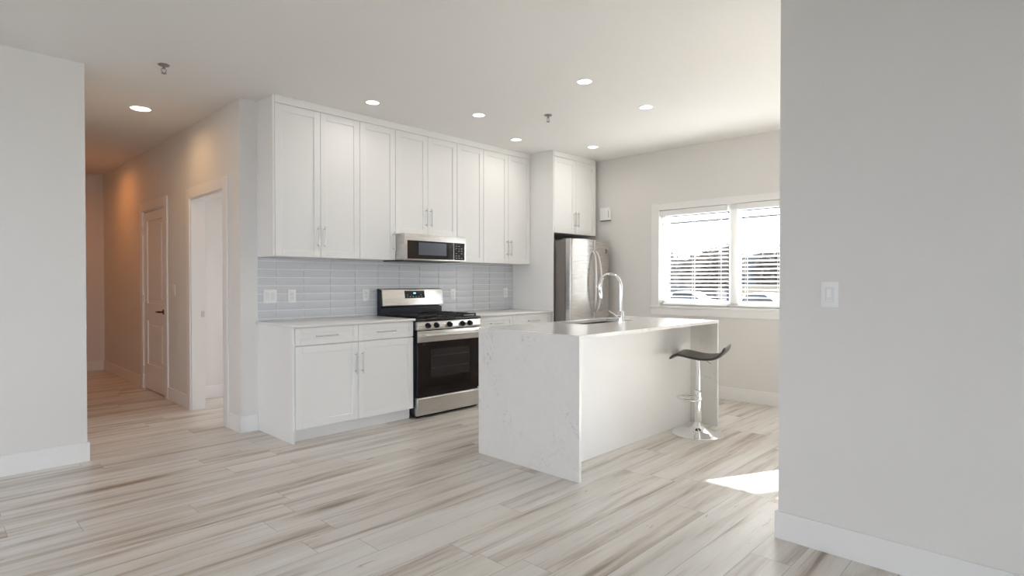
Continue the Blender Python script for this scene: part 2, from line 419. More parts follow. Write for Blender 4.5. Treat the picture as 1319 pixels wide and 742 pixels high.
# patio door in the dining corner round the right-hand wall; its sun patch reaches the floor
pr = struct_root('door_2', (XW+.06, -.55, 0)); a, b = PAT[0], PAT[1]
bm = new()
box(bm, XW+.02, XW+.10, b-.03, b, 0, 2.06); box(bm, XW+.02, XW+.10, a, a+.05, 0, 2.06); box(bm, XW+.02, XW+.10, a+.05, b-.03, 2.02, 2.06); box(bm, XW+.02, XW+.10, a+.05, b-.03, 0, .06)
box(bm, XW+.04, XW+.09, -.04, .045, .06, 2.02)
obj('frame', bm, M_vinyl, pr, smooth=False)
for p, q in ((.045, b-.03), (a+.05, -.04)):
    bm = new(); box(bm, XW+.06, XW+.064, p, q, .06, 2.02); obj('glass', bm, M_pane, pr, smooth=False)
bm = new()
box(bm, XW-.016, XW-.0005, b, b+.1, 0, 2.16, .002, 1); box(bm, XW-.016, XW-.0005, a-.1, a, 0, 2.16, .002, 1); box(bm, XW-.016, XW-.0005, a, b, 2.06, 2.16, .002, 1)
obj('casing', bm, M_trim, pr, smooth=False)
# rear window of the living room behind the camera
rw = struct_root('window_2', (-.7, -4.06, 0)); bm = new()
box(bm, -2.7, 1.3, -4.1, -4.03, 0, .05); box(bm, -2.7, 1.3, -4.1, -4.03, 2.15, 2.2)
for x in (-2.7, -1.38, -.07, 1.25): box(bm, x, x+.05, -4.1, -4.03, .05, 2.15)
obj('frame', bm, M_vinyl, rw, smooth=False)
bm = new(); box(bm, -2.65, 1.25, -4.066, -4.062, .05, 2.15); obj('glass', bm, M_pane, rw, smooth=False)
lw = struct_root('fill_window', (-3.56, 3.15, .45)); bm = new()  # unseen window, added so daylight reaches the surfaces facing -X
box(bm, -3.6, -3.53, 2.0, 4.3, .45, .5); box(bm, -3.6, -3.53, 2.0, 4.3, 2.15, 2.2)
for y in (2.0, 3.125, 4.25): box(bm, -3.6, -3.53, y, y+.05, .5, 2.15)
obj('frame', bm, M_vinyl, lw, smooth=False)
bm = new(); box(bm, -3.568, -3.564, 2.05, 4.25, .5, 2.15); obj('glass', bm, M_pane, lw, smooth=False)
sr = struct_root('window_3', (4.56, 5.8, .85)); bm = new()
box(bm, 4.53, 4.6, 5.2, 6.4, .85, .9); box(bm, 4.53, 4.6, 5.2, 6.4, 2.1, 2.15); box(bm, 4.53, 4.6, 5.2, 5.25, .9, 2.1); box(bm, 4.53, 4.6, 6.35, 6.4, .9, 2.1)
obj('frame', bm, M_vinyl, sr, smooth=False)

# ------------------------------------------------------------------ cabinets
def shaker_bm(x0, x1, z0, z1, yf, stile=.057, th=.02, sign=1):
    """front at y = yf, body of the door towards +y*sign"""
    bm = new(); g = .0015; x0 += g; x1 -= g; z0 += g; z1 -= g
    def b(a, c, d, e, f0, f1, bv): box(bm, a, c, yf+sign*f0, yf+sign*f1, d, e, bv, 1)
    b(x0, x0+stile, z0, z1, 0, th, .0015); b(x1-stile, x1, z0, z1, 0, th, .0015)
    b(x0+stile, x1-stile, z0, z0+stile, 0, th, .0015); b(x0+stile, x1-stile, z1-stile, z1, 0, th, .0015)
    b(x0+stile-.003, x1-stile+.003, z0+stile-.003, z1-stile+.003, .009, th-.002, 0)
    return bm
def bar_handle(parent, c, length, vertical, yf, sign=-1, label=None):
    bm = new(); off = .032*sign; h = length/2
    if vertical:
        cyl(bm, (c[0], yf+off, c[1]-h), (c[0], yf+off, c[1]+h), .0055, n=14)
        for s in (-1, 1): cyl(bm, (c[0], yf, c[1]+s*(h-.02)), (c[0], yf+off, c[1]+s*(h-.02)), .0045, n=10)
    else:
        cyl(bm, (c[0]-h, yf+off, c[1]), (c[0]+h, yf+off, c[1]), .0055, n=14)
        for s in (-1, 1): cyl(bm, (c[0]+s*(h-.02), yf, c[1]), (c[0]+s*(h-.02), yf+off, c[1]), .0045, n=10)
    return obj('handle', bm, M_nickel, parent)
YU = 4.59; UB = 1.4526; UT = 2.690
def upper(x0, x1, zb, doors, label, yf=YU, side=None, zt=UT, back=YW-.001):
    r = thing('upper_cabinet', label, 'cabinet', ((x0+x1)/2, (yf+back)/2, zb), 'white upper kitchen cabinets')
    bm = new(); box(bm, x0+.001, x1-.001, yf+.022, back, zb+.002, H-.002)
    obj('body', bm, M_cab_in, r, smooth=False)
    if side is not None:
        bm = new(); box(bm, side[0], side[1], yf, back, zb, H-.001, .001, 1); obj('side_panel', bm, M_cab, r, smooth=False)
    for (d0, d1, hs) in doors:
        d = obj('door', shaker_bm(d0, d1, zb, zt, yf), M_cab, r, smooth=False)
        if hs: bar_handle(d, (d1-.028 if hs == 'r' else d0+.028, zb+.175), .18, True, yf)
    return r
upper(2.006, 2.781, UB, [(2.007, 2.401, 'r'), (2.401, 2.781, 'l')], 'tall white two-door upper cabinet nearest the hallway, leftmost in the row', side=(1.989, 2.0055))
upper(2.782, 3.161, UB, [(2.782, 3.161, 'r')], 'narrow single-door white upper cabinet just left of the microwave')
upper(3.162, 3.928, 1.705, [(3.162, 3.546, 'r'), (3.546, 3.928, 'l')], 'shorter two-door white upper cabinet directly above the microwave')
upper(3.929, 4.306, UB, [(3.929, 4.306, 'l')], 'narrow single-door white upper cabinet just right of the microwave')
upper(4.307, 5.060, UB, [(4.307, 4.690, 'r'), (4.690, 5.060, 'l')], 'two-door white upper cabinet beside the tall refrigerator panel')
YF = 4.242
upper(5.085, 5.894, 1.812, [(5.086, 5.483, 'r'), (5.483, 5.880, 'l')], 'deep two-door white cabinet above the refrigerator', yf=YF-.002, side=(5.880, 5.8935))
bm = new(); box(bm, 2.0062, 5.0645, YU-.004, YU+.0215, UT+.002, H-.0005, .002, 1)
tag(obj('cabinet_crown', bm, M_cab, smooth=False), 'flat white crown strip along the tops of the row of upper cabinets over the range', 'molding')
bm = new(); box(bm, 5.0852, 5.8795, YF-.006, YF+.0195, UT+.002, H-.0005, .002, 1)
tag(obj('cabinet_crown', bm, M_cab, smooth=False), 'short white crown strip atop the cabinet above the refrigerator', 'molding')
bm = new(); box(bm, 5.0655, 5.0845, YF, YW-.001, 0, H-.0005, .001, 1)
tag(obj('tall_end_panel', bm, M_cab, smooth=False), 'tall white end panel from floor to ceiling left of the refrigerator', 'panel')

YB = 4.255
bc = thing('base_cabinet', 'white base cabinet with two drawers over two doors, left of the range', 'cabinet', (2.56, 4.57, 0), 'white base cabinets along the tiled wall')
bm = new(); box(bm, 2.009, 3.122, YB+.022, YW-.001, .1, .8935); obj('body', bm, M_cab_in, bc, smooth=False)
bm = new(); box(bm, 1.989, 2.0085, YB, YW-.001, 0, .8935, .001, 1); obj('side_panel', bm, M_cab, bc, smooth=False)
bm = new(); box(bm, 2.009, 3.122, YB+.065, YB+.083, 0, .1); obj('toe_kick', bm, M_cab, bc, smooth=False)
for d0, d1, hs in ((2.011, 2.560, 'r'), (2.560, 3.120, 'l')):
    d = obj('drawer', shaker_bm(d0, d1, .752, .890, YB, .045), M_cab, bc, smooth=False); bar_handle(d, ((d0+d1)/2-.02, .820), .19, False, YB)
    d = obj('door', shaker_bm(d0, d1, .100, .747, YB), M_cab, bc, smooth=False)
    bar_handle(d, (d1-.030 if hs == 'r' else d0+.030, .575), .18, True, YB)
bc = thing('base_cabinet', 'white base cabinet right of the range, mostly hidden by the island', 'cabinet', (4.48, 4.57, 0), 'white base cabinets along the tiled wall')
bm = new(); box(bm, 3.907, 5.064, YB+.022, YW-.001, .1, .8935); obj('body', bm, M_cab_in, bc, smooth=False)
bm = new(); box(bm, 3.907, 5.064, YB+.065, YB+.083, 0, .1); obj('toe_kick', bm, M_cab, bc, smooth=False)
for d0, d1, hs in ((3.908, 4.418, 'r'), (4.418, 5.045, 'l')):
    d = obj('drawer', shaker_bm(d0, d1, .752, .890, YB, .045), M_cab, bc, smooth=False); bar_handle(d, ((d0+d1)/2, .820), .19, False, YB)
    d = obj('door', shaker_bm(d0, d1, .100, .747, YB), M_cab, bc, smooth=False); bar_handle(d, (d1-.030 if hs == 'r' else d0+.030, .575), .18, True, YB)
bm = new(); box(bm, 1.972, 3.128, 4.230, YW-.0005, .894, .914, .002, 2)
tag(obj('countertop', bm, M_counter), 'white countertop on the base cabinet left of the range', 'countertop')
bm = new(); box(bm, 3.904, 5.0645, 4.230, YW-.0005, .894, .914, .002, 2)
tag(obj('countertop', bm, M_counter), 'white countertop between the range and the tall refrigerator panel', 'countertop')

# ------------------------------------------------------------------ backsplash: glazed tiles, stacked
bs = thing('tile_backsplash', 'glossy grey stacked-tile backsplash behind the range', 'backsplash', (3.52, YW-.005, .915))
bm = new(); box(bm, 1.986, 5.0645, YW-.0065, YW-.0005, .9145, 1.4515); obj('grout', bm, M_grout, bs, smooth=False)
bm = new()
xs = [1.986]; x = 2.139
while x < 5.06: xs.append(x); x += .2535
xs.append(5.0645)
zs = [.9145] + [.931+.0705*k for k in range(8)] + [1.4515]
gj = .0022
for i in range(len(xs)-1):
    for k in range(len(zs)-1):
        p, q, c, d = xs[i]+gj, xs[i+1]-gj, zs[k]+gj, zs[k+1]-gj
        if q-p < .01 or d-c < .008: continue
        n = 5; tx = random.uniform(-.0006, .0006)
        pts = [(YW-.006, d), (YW-.006, c)]
        for j_ in range(n+1):
            t = j_/n; pts.append((YW-.0085-.0032*math.sin(PI*(.08+.84*t))+tx*(t-.5), c+(d-c)*t))
        prism(bm, pts, 'x', p, q)
obj('tiles', bm, M_tile, bs, smooth=True)

def outlet(x, z, label, gang=1, face='y', yw=YW-.0105, kind='outlet', rock='socket', wd=.072):
    wdt = wd + (gang-1)*.042
    r = thing(kind, label, 'outlet' if kind.startswith('wall_outlet') else 'switch', (x, yw, z), None)
    bm = new(); box(bm, x-wdt/2, x+wdt/2, yw-.006, yw, z-.058, z+.058, .0025, 2); obj('plate', bm, M_plastic, r)
    for k in range(gang):
        xx = x+(k-(gang-1)/2)*.046
        bm = new(); box(bm, xx-.017, xx+.017, yw-.0085, yw-.0055, z-.034, z+.034, .0015, 1); s_ = obj(rock, bm, M_plastic_g, r)
        if rock == 'socket':
            for zz in (z-.018, z+.016):
                for q in (xx-.006, xx+.006): obj('slot', box(new(), q-.001, q+.001, yw-.0088, yw-.008, zz-.003, zz+.005), M_slot, s_, smooth=False)
    return r
outlet(2.089, 1.123, 'double-width white switch plate at the left end of the tiles', 2, kind='wall_switch', rock='rocker')
outlet(2.280, 1.121, 'narrow white outlet plate on the tiles, next to the double-width plate', kind='wall_outlet')
outlet(3.018, 1.119, 'white outlet plate on the tiles just left of the range', kind='wall_outlet')
outlet(4.111, 1.110, 'white outlet plate on the tiles just right of the range', kind='wall_outlet')
outlet(4.937, 1.114, 'white outlet plate on the tiles nearest the tall refrigerator panel', kind='wall_outlet')

# switches on the side-facing walls (plates face -x)
def switch_x(xw, y, z, label, rock=True):
    r = thing('wall_switch', label, 'switch', (xw, y, z))
    bm = new(); box(bm, xw-.006, xw-.0003, y-.037, y+.037, z-.058, z+.058, .0025, 2); obj('plate', bm, M_plastic, r)
    bm = new(); box(bm, xw-.0095, xw-.0055, y-.0165, y+.0165, z-.034, z+.034, .0015, 1); s_ = obj('rocker', bm, M_plastic_g, r)
    bm = new(); box(bm, xw-.0108, xw-.009, y-.012, y+.012, z-.0285, z-.0255, .0003, 1); box(bm, xw-.0118, xw-.009, y-.008, y+.012, z-.012, z+.024, .001, 1); obj('slider', bm, M_plastic, s_)
    return r
switch_x(XR, .782, 1.188, 'white dimmer switch on the plain wall at the right')
switch_x(XH, 6.625, 1.158, 'small white switch plate on the hallway wall between the two doorways')
ch = thing('door_chime', 'small white box high on the wall between refrigerator and window', 'chime', (XW, 4.118, 2.01))
bm = new(); box(bm, XW-.045, XW-.0005, 4.045, 4.192, 2.005, 2.160, .006, 2); obj('cover', bm, M_plastic, ch)
bm = new(); box(bm, XW-.040, XW-.002, 4.05, 4.187, 1.998, 2.0045); box(bm, XW-.0465, XW-.0445, 4.062, 4.066, 2.04, 2.125); obj('grille', bm, M_slot, ch, smooth=False)

# ------------------------------------------------------------------ gas range
rg = thing('gas_range', 'stainless gas range with black oven door and five knobs', 'stove', (3.517, 4.53, 0))
RX0, RX1 = 3.137, 3.897; RF = 4.215
bm = new(); box(bm, RX0, RX1, 4.262, 4.872, .03, .884, .003, 1); obj('body', bm, M_navy, rg)
for x in (RX0+.05, RX1-.05):
    for y in (4.31, 4.80):
        bm = new(); cyl(bm, (x, y, 0), (x, y, .032), .018); obj('foot', bm, M_rubber, rg)
bm = new(); box(bm, RX0-.003, RX1+.003, 4.195, 4.80, .884, .908, .006, 3); box(bm, RX0+.03, RX1-.03, 4.235, 4.76, .9075, .911, .002, 1); obj('cooktop', bm, M_enamel, rg)
bm = new(); prism(bm, [(4.262, .806), (RF-.008, .806), (RF-.014, .82), (RF-.004, .884), (4.262, .884)], 'x', RX0, RX1, .003, 2); cp = obj('control_panel', bm, M_steel, rg)
for x in (3.243, 3.341, 3.499, 3.661, 3.757):
    bm = new(); cyl(bm, (x, RF-.008, .846), (x, RF-.020, .845), .027, .026, 32); cyl(bm, (x, RF-.019, .845), (x, RF-.042, .843), .021, .018, 32)
    box(bm, x-.0045, x+.0045, RF-.0465, RF-.038, .826, .861, .0015, 1)
    obj('knob', bm, M_knob, cp)
# oven door
bm = new(); box(bm, RX0+.001, RX1-.001, RF+.004, 4.26, .205, .798, .003, 1); od = obj('oven_door', bm, M_enamel, rg)
bm = new(); box(bm, RX0+.001, RX1-.001, RF-.004, RF+.006, .694, .797, .003, 2); obj('door_top_panel', bm, M_steel, od)
bm = new(); box(bm, RX0+.001, RX1-.001, RF-.003, RF+.005, .214, .6935, .002, 1); obj('door_glass', bm, M_glass_black, od)
bm = new(); box(bm, 3.285, 3.760, RF-.0038, RF-.0025, .365, .625, .0005, 1); ow = obj('oven_window', bm, M_oven_win, od)
for zz in (.445, .452, .555, .562): obj('rack_line', box(new(), 3.30, 3.745, RF-.0044, RF-.0036, zz, zz+.003), M_rack, ow, smooth=False)
bm = new(); tube(bm, [(3.178, RF-.052, .757), (3.856, RF-.052, .757)], .0145, 18)
for x in (3.196, 3.838): box(bm, x-.014, x+.014, RF-.054, RF-.003, .746, .768, .004, 2)
obj('handle', bm, M_steel, od)
bm = new(); prism(bm, [(4.26, .024), (RF+.012, .024), (RF-.002, .034), (RF-.004, .178), (RF+.004, .188), (4.26, .188)], 'x', RX0+.001, RX1-.001, .003, 2); obj('storage_drawer', bm, M_steel, rg)
bm = new(); box(bm, RX0+.02, RX1-.02, RF+.01, 4.262, .189, .204); box(bm, RX0+.01, RX1-.01, RF+.03, 4.262, .008, .023); obj('kick_strip', bm, M_enamel, rg, smooth=False)
# backguard
bm = new(); box(bm, RX0, RX1, 4.842, 4.872, .884, 1.178, .003, 1); box(bm, RX0+.004, RX1-.004, 4.80, 4.845, .884, .992, .003, 1)
box(bm, RX0, RX0+.004, 4.80, 4.845, .90, 1.17); bg = obj('backguard', bm, M_navy, rg)
bm = new(); prism(bm, [(4.843, 1.176), (4.806, 1.176), (4.800, 1.168), (4.772, 1.012), (4.776, 1.002), (4.843, 1.018)], 'x', RX0+.008, RX1-.002, .003, 2); obj('backguard_face', bm, M_steel, bg)
def on_guard(x0_, x1_, z0_, z1_, lift, th):
    f = lambda z: 4.800 - (1.168-z)*(.028/.156)
    return prism(new(), [(f(z0_)-lift, z0_), (f(z1_)-lift, z1_), (f(z1_)-lift-th, z1_), (f(z0_)-lift-th, z0_)], 'x', x0_, x1_)
dp = obj('display', on_guard(3.408, 3.655, 1.080, 1.155, -.001, .003), M_display, bg, smooth=False)
bm = on_guard(3.515, 3.545, 1.124, 1.138, .0022, .0006)
obj('clock_digits', bm, M_led, dp, smooth=False)
M_print = mat('button_print', (.45, .47, .5), .5)
for a_, b_, c_, d_ in [(3.43+k*.036, 3.443+k*.036, 1.093, 1.098) for k in range(6)] + [(3.43+k*.17, 3.45+k*.17, 1.112, 1.116) for k in range(2)]:
    obj('button_mark', on_guard(a_, b_, c_, d_, .0022, .0005), M_print, dp, smooth=False)
# burners and grates
for x, y, r_ in ((3.27, 4.36, .045), (3.27, 4.64, .038), (3.517, 4.50, .05), (3.765, 4.36, .038), (3.765, 4.64, .045)):
    bm = new(); lathe(bm, [(0, .0), (r_, 0), (r_, .008), (r_*.8, .011), (r_*.8, .018), (r_*.72, .022), (0, .023)], (x, y, .911), 28); obj('burner', bm, M_iron, rg)
def grate(gx0, gx1):
    bm = new(); y0_, y1_ = 4.245, 4.75; zt = .936; t = .0055
    xm = (gx0+gx1)/2
    for x in (gx0+.006, gx1-.006): box(bm, x-t, x+t, y0_, y1_, zt-.012, zt, .002, 1)
    for y in (y0_+.006, (y0_+y1_)/2, y1_-.006): box(bm, gx0, gx1, y-t, y+t, zt-.012, zt, .002, 1)
    for yc in (y0_+.13, y1_-.13):
        for dx in (-1, 1):
            box(bm, xm+dx*.035, xm+dx*(gx1-gx0)/2, yc-t*.8, yc+t*.8, zt-.010, zt+.003, .0015, 1)
            box(bm, xm-t*.8, xm+t*.8, yc+dx*.035, yc+dx*.125, zt-.010, zt+.003, .0015, 1)
            for k in (.055, -.055): box(bm, xm+dx*.055-t*.7, xm+dx*.055+t*.7, yc+k*1.2-.03, yc+k*1.2+.03, zt-.010, zt+.002, .0015, 1)
    for x in (gx0+.008, gx1-.008):
        for y in (y0_+.008, (y0_+y1_)/2, y1_-.008): box(bm, x-.006, x+.006, y-.006, y+.006, .9105, zt-.01)
    return obj('grate', bm, M_iron, rg, smooth=False)
grate(3.155, 3.392); grate(3.396, 3.638); grate(3.642, 3.879)

# ------------------------------------------------------------------ microwave
mw = thing('microwave', 'low-profile stainless microwave mounted under the cabinet above the range', 'microwave', (3.54, 4.67, 1.449))
bm = new(); box(bm, 3.1635, 3.9235, 4.475, 4.88, 1.455, 1.7035, .003, 1); obj('body', bm, M_steel, mw)
MF = 4.448
bm = new(); prism(bm, [(4.475, 1.450), (MF+.004, 1.450), (MF, 1.456), (MF, 1.698), (MF+.004, 1.7035), (4.475, 1.7035)], 'x', 3.1635, 3.9235, .002, 2); fd = obj('front_frame', bm, M_steel, mw)
bm = new(); box(bm, 3.195, 3.905, MF-.0025, MF+.001, 1.464, 1.638, .0015, 1); gz = obj('door_glass', bm, M_glass_black, fd)
bm = new(); box(bm, 3.325, 3.665, MF-.0034, MF-.0022, 1.503, 1.624, .0003, 1); obj('window_screen', bm, M_mwscreen, gz, smooth=False)
bm = new(); box(bm, 3.757, 3.760, MF-.0034, MF-.0022, 1.464, 1.638); obj('trim_line', bm, M_steel, gz, smooth=False)
M_print2 = mat('button_print_grey', (.4, .42, .46), .5)
for r_ in range(6):
    for c_ in range(3):
        if (r_+c_) % 4 == 3: continue
        obj('button_mark', box(new(), 3.785+c_*.036, 3.80+c_*.036, MF-.0032, MF-.0024, 1.482+r_*.024, 1.487+r_*.024), M_print2, gz, smooth=False)
bm = new(); box(bm, 3.20, 3.89, 4.50, 4.86, 1.445, 1.4549, .002, 1); obj('vent_underside', bm, M_black_metal, mw)

# ------------------------------------------------------------------ refrigerator, bowed french doors
rf = thing('refrigerator', 'stainless french-door refrigerator with two curved handles', 'refrigerator', (5.485, 4.45, 0))
FX0, FX1 = 5.108, 5.866; FM = 5.487
bm = new(); box(bm, FX0+.004, FX1-.004, 4.10, 4.86, .03, 1.722, .006, 2); obj('case', bm, M_case, rf)
def bow(x): # front surface y of the doors
    t = (x-FM)/(FX1-FX0)*2
    return 4.018 - .052*(1-t*t)
def fdoor(a, b, z0_, z1_, name):
    poly = [(b, 4.088), (a, 4.088)]
    n = 14
    def fy(x):
        y = bow(x); e = min(x-a, b-x)
        rr = .012
        if e < rr: y += rr - math.sqrt(max(0, rr*rr-(rr-e)**2))
        return y
    xs_ = sorted(set([a, a+.002, a+.006, a+.012, b-.012, b-.006, b-.002, b] + [a+(b-a)*k/n for k in range(1, n)]))
    poly += [(x, fy(x)) for x in xs_]
    bm = new(); prism(bm, poly, 'z', z0_, z1_)
    return obj(name, bm, M_steel_v, rf)
dl = fdoor(FX0, FM-.002, .735, 1.735, 'door'); d2 = fdoor(FM+.002, FX1, .735, 1.735, 'door'); dz = fdoor(FX0, FX1, .06, .728, 'freezer_drawer')
for d_, x in ((dl, FM-.043), (d2, FM+.043)):
    s_ = -1 if d_ is dl else 1
    bm = new(); pts = []; n = 20
    for k in range(n+1):
        t = k/n; z = .90+.69*t; bw_ = math.sin(PI*t)
        pts.append((x+s_*.022*(bw_-.6), bow(x)-.012-.052*bw_**.6, z))
    pts = [(pts[0][0], bow(x)+.002, .895)] + pts + [(pts[-1][0], bow(x)+.002, 1.595)]
    tube(bm, pts, .0125, 14); obj('handle', bm, M_nickel, d_)
bm = new(); tube(bm, [(5.2, bow(5.2), .64), (5.21, bow(5.2)-.05, .645), (5.35, bow(5.35)-.06, .65), (FM, bow(FM)-.06, .65), (5.62, bow(5.62)-.06, .65), (5.765, bow(5.77)-.05, .645), (5.775, bow(5.775), .64)], .0125, 12); obj('handle', bm, M_nickel, dz)
# round badge, upper right of the right door
bx_ = 5.752; by_ = bow(bx_)+.0005
bm = new(); cyl(bm, (bx_, by_+.002, 1.612), (bx_, by_-.003, 1.612), .025, n=28); em = obj('badge', bm, mat('badge_grey', (.05, .045, .045), .4), d2)
bm = new(); box(bm, bx_-.006, bx_-.0035, by_-.0042, by_-.0028, 1.602, 1.624); box(bm, bx_-.006, bx_+.002, by_-.0042, by_-.0028, 1.600, 1.603)
tube(bm, [(bx_+.014*math.cos(t), by_-.0035, 1.612+.014*math.sin(t)) for t in [math.radians(x) for x in range(70, 350, 20)]], .0014, 6); box(bm, bx_+.003, bx_+.014, by_-.0042, by_-.0028, 1.6105, 1.6135)
obj('badge_mark', bm, M_nickel, em)
for x in (FX0+.06, FX1-.06):
    bm = new(); box(bm, x-.04, x+.04, 4.07, 4.16, 1.7225, 1.742, .004, 1); obj('hinge_cover', bm, M_case, rf)
    for y in (4.15, 4.8):
        bm = new(); cyl(bm, (x, y, 0), (x, y, .032), .02); obj('foot', bm, M_rubber, rf)
bm = new(); box(bm, FX0+.02, FX1-.02, 4.07, 4.11, .012, .058); obj('kick_grille', bm, M_black_metal, rf, smooth=False)

# ------------------------------------------------------------------ island
IX0, IX1, IY0, IY1 = 2.837, 4.810, 2.163, 3.078; T = .023; PB = 2.41
SX0, SX1, SY0, SY1 = 3.62, 4.33, 2.70, 3.00
ic = thing('island_cabinet', 'plain white cabinet block under the island worktop', 'cabinet', (3.82, 2.74, 0))
bm = new()
for p in ((IX0+T, IX1-T, PB, PB+.02, 0, .8905), (IX0+T, IX1-T, PB+.02, 3.035, .1, .118), (IX0+T, IX0+T+.018, PB+.02, 3.035, .118, .8905), (IX1-T-.018, IX1-T, PB+.02, 3.035, .118, .8905), (IX0+T+.018, IX1-T-.018, 3.015, 3.035, .118, .8905), (IX0+T, IX1-T, 2.96, 2.978, 0, .1)):
    box(bm, *p)
obj('body', bm, M_cab, ic, smooth=False)
xx = [IX0+T+.004, 3.34, 3.585, 4.36, IX1-T-.004]
for p, q in zip(xx, xx[1:]):
    d = obj('door', shaker_bm(p, q, .1, .885, 3.057, sign=-1), M_cab, ic, smooth=False); bar_handle(d, (q-.03, .76), .18, True, 3.057, sign=1)
iw = thing('island_worktop', 'white flecked quartz worktop of the island with waterfall ends', 'countertop', (3.82, 2.62, 0))
bm = new()
for p in ((IX0+T, SX0, IY0, IY1), (SX1, IX1-T, IY0, IY1), (SX0, SX1, IY0, SY0), (SX0, SX1, SY1, IY1)): box(bm, *p, .891, .914)
bmesh.ops.remove_doubles(bm, verts=bm.verts, dist=1e-5)
obj('top', bm, M_quartz, iw, smooth=False)
for p, q in ((IX0, IX0+T), (IX1-T, IX1)):
    bm = new(); box(bm, p, q, IY0, IY1, 0, .914, .001, 1); obj('waterfall_panel', bm, M_quartz, iw, smooth=False)
sk = thing('kitchen_sink', 'stainless undermount sink set into the island worktop', 'sink', (3.975, 2.85, .68))
bm = new(); t = .004; a0, a1, b0, b1 = SX0-.004, SX1+.004, SY0-.004, SY1+.004
box(bm, a0-t, a0, b0-t, b1+t, .69, .8905); box(bm, a1, a1+t, b0-t, b1+t, .69, .8905); box(bm, a0, a1, b0-t, b0, .69, .8905); box(bm, a0, a1, b1, b1+t, .69, .8905); box(bm, a0-t, a1+t, b0-t, b1+t, .685, .69)
obj('basin', bm, M_sink, sk, smooth=False)
bm = new(); lathe(bm, [(0, 0), (.045, 0), (.045, .003), (.036, .004), (.03, .001), (0, .001)], (3.975, 2.85, .6903), 32); obj('drain', bm, M_chrome, sk)

fc = thing('kitchen_faucet', 'chrome gooseneck pull-down faucet standing on the island worktop', 'faucet', (3.959, 2.60, .914))
fx, fy = 3.959, 2.60
bm = new(); lathe(bm, [(0, 0), (.029, 0), (.029, .006), (.024, .010), (.023, .085), (.019, .095), (0, .096)], (fx, fy, .914), 32); obj('body', bm, M_chrome, fc)
bm = new(); R_ = .105; zc = 1.205; pts = [(fx, fy, 1.0), (fx, fy, 1.10), (fx, fy, zc)]
for k in range(1, 17):
    t = PI - PI*k/16*1.08; pts.append((fx, fy+R_+R_*math.cos(t), zc+R_*math.sin(t)))
tube(bm, pts, .0135, 18); obj('spout', bm, M_chrome, fc)
e_ = Vector(pts[-1]); dd_ = (Vector(pts[-1])-Vector(pts[-2])).normalized()
bm = new(); tube(bm, [e_, e_+dd_*.012, e_+dd_*.05, e_+dd_*.075], [.0135, .0155, .0165, .013], 18); obj('spray_head', bm, M_chrome, fc)
bm = new(); cyl(bm, (fx-.018, fy, .965), (fx-.048, fy+.006, .968), .015); tube(bm, [(fx-.04, fy+.004, .970), (fx-.075, fy+.02, .99), (fx-.115, fy+.035, 1.015)], [.006, .005, .004], 10); obj('lever', bm, M_chrome, fc)

# ------------------------------------------------------------------ bar stool
sx, sy = 4.446, 2.170
stl = thing('bar_stool', 'black curved-seat bar stool on a chrome pedestal beside the island', 'stool', (sx, sy, 0))
ang = math.radians(16)
WL0 = (0, 0, 0); stl.location = (0, 0, 0); WL[stl.as_pointer()] = Vector((0, 0, 0))    # built round its own axis, then placed
bm = new(); lathe(bm, [(0, 0), (.205, 0), (.208, .004), (.205, .008), (.17, .016), (.12, .026), (.07, .042), (.045, .062), (.034, .085), (.030, .10), (0, .10)], (0,0,0), 64); obj('base', bm, M_chrome, stl)
bm = new(); cyl(bm, (0,0,.095), (0,0,.345), .0245, n=28); lathe(bm, [(.0245, 0), (.027, .003), (.027, .02), (.0245, .024)], (0,0,.335)); obj('column', bm, M_chrome, stl)
bm = new(); cyl(bm, (0,0,.33), (0,0,.612), .0175, n=24); lathe(bm, [(.0175, 0), (.030, .012), (.045, .016), (.045, .020), (0, .020)], (0,0,.599)); obj('gas_lift', bm, M_chrome, stl)
bm = new(); tube(bm, [(.092*math.sin(t), .072+.098*math.cos(t), .285+.006*math.cos(t)) for t in [2*PI*k/40 for k in range(40)]], .0085, 12, closed=True)
lathe(bm, [(.0245, 0), (.032, .002), (.032, .028), (.0245, .03)], (0,0,.272)); obj('footrest', bm, M_chrome, stl)
bm = new(); tube(bm, [(.015, -.01, .612), (.03, -.055, .600), (.04, -.095, .572)], .0035, 8); obj('lift_lever', bm, M_chrome, stl)
# seat: profile along y (front = +y), swept over x with gentle rounding of the sides
prof = [(-.222, .738), (-.214, .722), (-.200, .695), (-.176, .667), (-.140, .649), (-.090, .641), (-.035, .641), (.02, .648), (.07, .658), (.115, .666), (.150, .665), (.176, .653), (.193, .637), (.201, .621)]
bm = new(); nx = 14; top = []; bot = []
for i in range(nx+1):
    s_ = -1+2*i/nx; hw = .195; tr_, br_ = [], []
    for k, (py, pz) in enumerate(prof):
        e = 1 - .04*abs(k/(len(prof)-1)*2-1)**10
        lift = .003*s_*s_
        th = .024*(1-.35*abs(s_)**8)
        if k in (0, len(prof)-1): th *= .45
        x_ = hw*s_*e
        pb, pn = Vector(prof[max(k-1, 0)]), Vector(prof[min(k+1, len(prof)-1)]); tg = (pn-pb).normalized(); nr = Vector((-tg.y, tg.x))
        tr_.append(bm.verts.new((x_, py, pz+lift))); br_.append(bm.verts.new((x_, py-nr.x*th, pz+lift-nr.y*th)))
    top.append(tr_); bot.append(br_)
fs = []
for i in range(nx):
    for k in range(len(prof)-1):
        fs.append(bm.faces.new((top[i][k], top[i+1][k], top[i+1][k+1], top[i][k+1]))); fs.append(bm.faces.new((bot[i][k], bot[i][k+1], bot[i+1][k+1], bot[i+1][k])))
    for k in (0, len(prof)-1): fs.append(bm.faces.new((top[i][k], top[i+1][k], bot[i+1][k], bot[i][k])))
for i in (0, nx):
    for k in range(len(prof)-1): fs.append(bm.faces.new((top[i][k], top[i][k+1], bot[i][k+1], bot[i][k])))
bmesh.ops.recalc_face_normals(bm, faces=fs)
